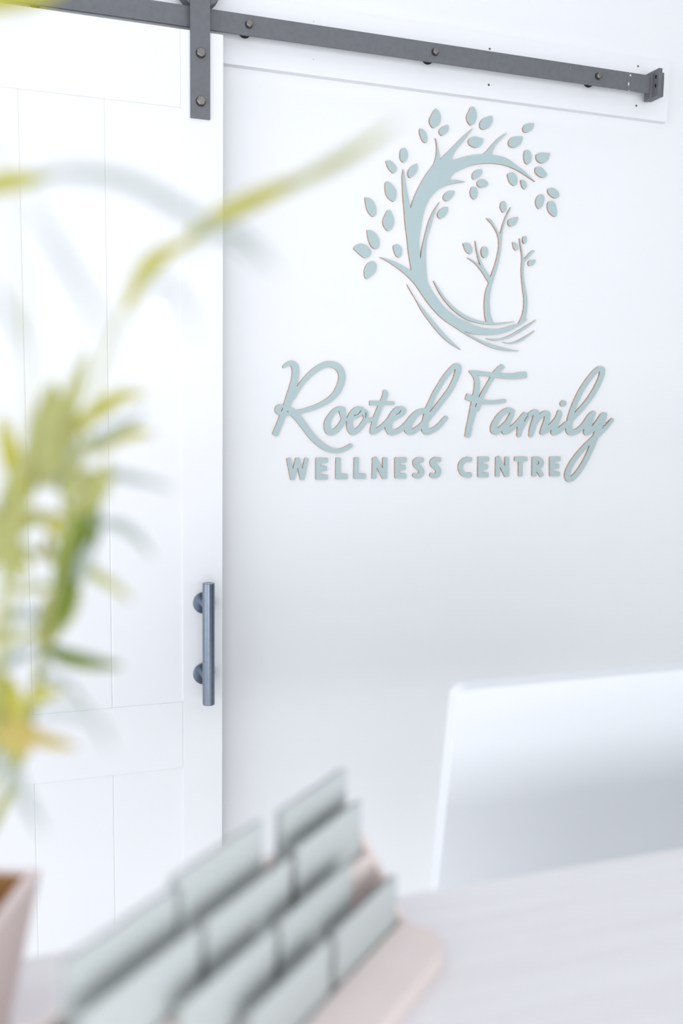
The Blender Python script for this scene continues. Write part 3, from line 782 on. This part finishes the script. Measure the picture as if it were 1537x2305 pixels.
M_LEAF = [mat('leaf_green', (0.17, 0.25, 0.012), 0.5, noise=.2, nscale=60, trans=0.35),
          mat('leaf_yellow', (0.55, 0.52, 0.07), 0.5, noise=.15, nscale=60, trans=0.35),
          mat('leaf_pale', (0.50, 0.51, 0.19), 0.5, noise=.15, nscale=60, trans=0.35),
          mat('leaf_dusty', (0.36, 0.41, 0.37), 0.55, noise=.15, nscale=60, trans=0.2),
          mat('leaf_brown', (0.55, 0.44, 0.12), 0.55, noise=.2, nscale=60, trans=0.3)]
M_STEM = mat('stem_green', (0.33, 0.34, 0.10), 0.5)
plant = thing('potted_palm', 'leafy green potted plant with narrow arching blades growing from the planter', 'plant', (pctr.x, pctr.y, zi))
base = np.array([pctr.x, pctr.y, zi])
def path3(pts):
    return [Vector(q) for q in catmull([np.array(p) for p in pts], 6)]
def stem(pts, r0, r1, from_base=True):
    P = [at(p[0], p[1], p[2]) for p in pts]
    if from_base:
        P = [base + np.array([random.uniform(-.01, .01), random.uniform(-.01, .01), -.002])] + P
    P = path3(P); n = len(P)
    return MB().tube(P, [r0 + (r1 - r0) * i / (n - 1) for i in range(n)], 8).build('stem', M_STEM, plant, smooth=True)
def leaf(pts, w, k, roll=0.0):
    P = path3([at(p[0], p[1], p[2]) for p in pts]); n = len(P)
    mb = MB(); vs = []; fs = []
    for i, p in enumerate(P):
        t = i / (n - 1)
        d = (P[min(i + 1, n - 1)] - P[max(i - 1, 0)]).normalized()
        view = (p - Vector(CAM)).normalized()
        side = d.cross(view).normalized()
        side = (Matrix.Rotation(roll, 3, d) @ side)
        nor = d.cross(side).normalized()
        hw = w * 0.5 * (math.sin(math.pi * min(1, t * 0.88 + 0.10)) ** 0.8) * (1 if t < .97 else .25)
        th_ = 0.0004
        vs += [p + side * hw, p + nor * (hw * .22 + th_), p - side * hw, p + nor * (hw * .22 - th_)]
        if i:
            b, a = i * 4, (i - 1) * 4
            for q in range(4):
                fs.append((a + q, a + (q + 1) % 4, b + (q + 1) % 4, b + q))
    fs += [(0, 1, 2, 3), tuple((n - 1) * 4 + q for q in (3, 2, 1, 0))]
    mb.add(vs, fs)
    return mb.build('leaf', M_LEAF[{3: 4, 4: 3}.get(k, k)], plant, smooth=True)
stem([(20, 1780, .50), (100, 1460, .48), (150, 1260, .465), (140, 1060, .455), (125, 900, .45)], .0035, .0012)
stem([(-20, 1700, .47), (0, 1420, .44), (20, 1200, .43), (30, 1050, .43)], .003, .001)
stem([(60, 1600, .47), (160, 1150, .44), (230, 820, .425), (290, 680, .42), (410, 548, .41), (600, 432, .40)], .0016, .0006)
stem([(-60, 1500, .44), (-120, 900, .40), (-90, 520, .385), (-20, 425, .375)], .0016, .0007)
stem([(0, 1500, .42), (60, 1000, .38), (40, 560, .35), (-60, 200, .36)], .0012, .0005)
LF = [
 # long arching blades
 ([(280, 700, .41), (325, 612, .41), (365, 575, .408), (425, 540, .405)], .0085, 1, .3),
 ([(395, 562, .41), (480, 495, .408), (560, 455, .405), (640, 420, .40), (735, 385, .395)], .0085, 1, .3),
 ([(620, 428, .40), (720, 385, .385), (800, 340, .37), (900, 272, .355)], .006, 2, .5),
 ([(-70, 440, .39), (0, 412, .395), (60, 403, .395), (125, 398, .395)], .0085, 1, .2),
 ([(60, 402, .345), (160, 388, .34), (280, 405, .335), (400, 465, .33), (520, 540, .325), (600, 600, .32)], .0048, 4, .3),
 ([(60, 440, .32), (130, 560, .315), (190, 660, .31), (250, 770, .31)], .0035, 4, .5),
 ([(-30, 620, .32), (30, 720, .315), (75, 830, .31)], .0035, 4, .5),
 ([(420, 555, .34), (520, 520, .335), (580, 560, .33), (630, 620, .325)], .0026, 4, .5),
 ([(300, 640, .34), (380, 640, .335), (420, 690, .33), (440, 760, .33)], .0026, 4, .5),
 ([(-80, 20, .36), (0, -8, .365), (90, -24, .37), (200, -70, .375)], .012, 1, .2),
 # small leaves filling the crown
 ([(150, 1030, .44), (215, 990, .435), (280, 955, .43), (330, 925, .425)], .006, 4, .3),
 ([(70, 1110, .44), (30, 1170, .44), (0, 1230, .44), (-30, 1290, .44)], .008, 2, .2),
 ([(140, 1120, .45), (170, 1085, .45), (205, 1075, .45), (240, 1110, .45)], .008, 2, .2),
 ([(140, 1000, .47), (110, 1040, .47), (85, 1075, .47), (40, 1090, .47)], .008, 0, .2),
 ([(125, 1100, .47), (150, 1085, .47), (175, 1075, .47), (215, 1070, .47)], .006, 0, .2),
 ([(120, 1330, .47), (140, 1290, .47), (105, 1230, .47), (110, 1190, .47)], .005, 1, .2),
 ([(170, 1310, .46), (190, 1280, .46), (195, 1250, .46), (210, 1215, .46)], .008, 4, .2),
 ([(95, 1390, .46), (50, 1380, .455), (10, 1400, .45), (-30, 1440, .45)], .006, 4, .3),
 ([(80, 1460, .46), (40, 1480, .455), (0, 1500, .45), (-40, 1540, .45)], .006, 4, .3),
 ([(90, 1470, .45), (110, 1520, .445), (160, 1550, .44), (200, 1600, .435)], .004, 4, .3),
 # crown of the plant
 ([(62, 1120, .46), (80, 1030, .458), (100, 940, .455), (118, 850, .45)], .0125, 2, .1),
 ([(105, 1100, .455), (112, 1010, .453), (125, 930, .45), (122, 860, .45)], .0125, 2, .2),
 ([(125, 1060, .46), (145, 960, .455), (168, 875, .45), (200, 785, .445)], .009, 2, .2),
 ([(60, 1110, .45), (35, 1060, .45), (18, 1000, .45), (5, 930, .45)], .0105, 1, .2),
 ([(0, 1200, .45), (25, 1120, .45), (50, 1060, .45), (75, 1010, .45)], .0115, 2, .2),
 ([(140, 1010, .46), (185, 950, .458), (235, 915, .455), (275, 890, .452), (335, 888, .448)], .0085, 1, .2),
 ([(140, 1015, .46), (215, 1003, .457), (275, 978, .453), (350, 975, .448)], .0085, 1, .2),
 ([(95, 1080, .46), (165, 1072, .455), (270, 1070, .445), (400, 1102, .43)], .006, 4, .3),
 ([(180, 1160, .455), (205, 1120, .45), (225, 1085, .445), (245, 1035, .44)], .012, 2, .2),
 ([(150, 1075, .455), (155, 1030, .455), (150, 985, .455), (160, 930, .45)], .011, 2, .2),
 ([(205, 1175, .46), (260, 1180, .455), (305, 1205, .45), (345, 1255, .445)], .0055, 4, .3),
 ([(165, 1275, .465), (205, 1290, .46), (240, 1308, .455), (300, 1355, .45)], .0065, 2, .3),
 ([(205, 1120, .465), (185, 1190, .466), (160, 1250, .468), (130, 1330, .47)], .019, 0, .05),
 ([(190, 1110, .46), (172, 1190, .462), (150, 1260, .464), (120, 1340, .466)], .0145, 0, .1),
 ([(165, 1290, .468), (145, 1350, .47), (120, 1400, .472), (88, 1470, .475)], .0165, 2, .05),
 ([(175, 1290, .46), (150, 1350, .462), (128, 1390, .464), (92, 1450, .47)], .009, 0, .2),
 ([(88, 1450, .475), (140, 1476, .472), (200, 1490, .468), (275, 1500, .462)], .0085, 0, .2),
 ([(110, 1340, .465), (95, 1380, .468), (90, 1430, .47), (92, 1480, .474)], .006, 2, .3),
 ([(150, 1170, .46), (100, 1162, .458), (50, 1158, .456), (0, 1165, .452)], .006, 1, .3),
 ([(150, 1210, .462), (125, 1195, .46), (108, 1170, .46), (98, 1140, .458)], .006, 1, .3),
 ([(-40, 1140, .44), (-5, 1200, .44), (20, 1250, .44), (40, 1310, .44)], .016, 2, .1),
 ([(-30, 1180, .45), (10, 1215, .45), (40, 1240, .45), (75, 1300, .45)], .007, 1, .3),
 ([(135, 1240, .464), (105, 1250, .462), (70, 1240, .46), (40, 1220, .458)], .005, 2, .3),
 ([(125, 1330, .466), (90, 1320, .464), (50, 1330, .462), (10, 1310, .46)], .005, 2, .3),
 ([(110, 1150, .458), (80, 1170, .456), (40, 1200, .454), (20, 1260, .452)], .006, 2, .3),
 ([(-30, 1420, .45), (20, 1440, .45), (60, 1425, .455), (100, 1440, .46)], .0055, 2, .3),
 ([(-30, 1500, .46), (5, 1540, .46), (30, 1580, .46), (50, 1640, .46)], .011, 1, .1),
 ([(-20, 1590, .465), (40, 1592, .465), (90, 1572, .465), (150, 1552, .465)], .0055, 1, .3),
 ([(30, 1600, .46), (60, 1580, .46), (95, 1548, .46), (140, 1560, .46)], .004, 1, .3),
 ([(-50, 1570, .465), (0, 1610, .465), (35, 1650, .465), (65, 1700, .465)], .018, 3, .1),
 ([(-40, 1640, .47), (30, 1640, .468), (100, 1665, .465), (175, 1682, .46)], .0085, 3, .2),
 ([(-40, 1560, .47), (0, 1620, .47), (20, 1660, .47), (30, 1710, .47)], .015, 1, .1),
 ([(60, 1610, .36), (140, 1600, .355), (210, 1620, .35), (250, 1690, .345)], .0035, 4, .3),
 ([(-40, 1680, .38), (10, 1720, .375), (50, 1790, .37), (100, 1880, .365)], .0055, 4, .2),
]
for pts, w, k, roll in LF:
    leaf(pts, w, k, roll)
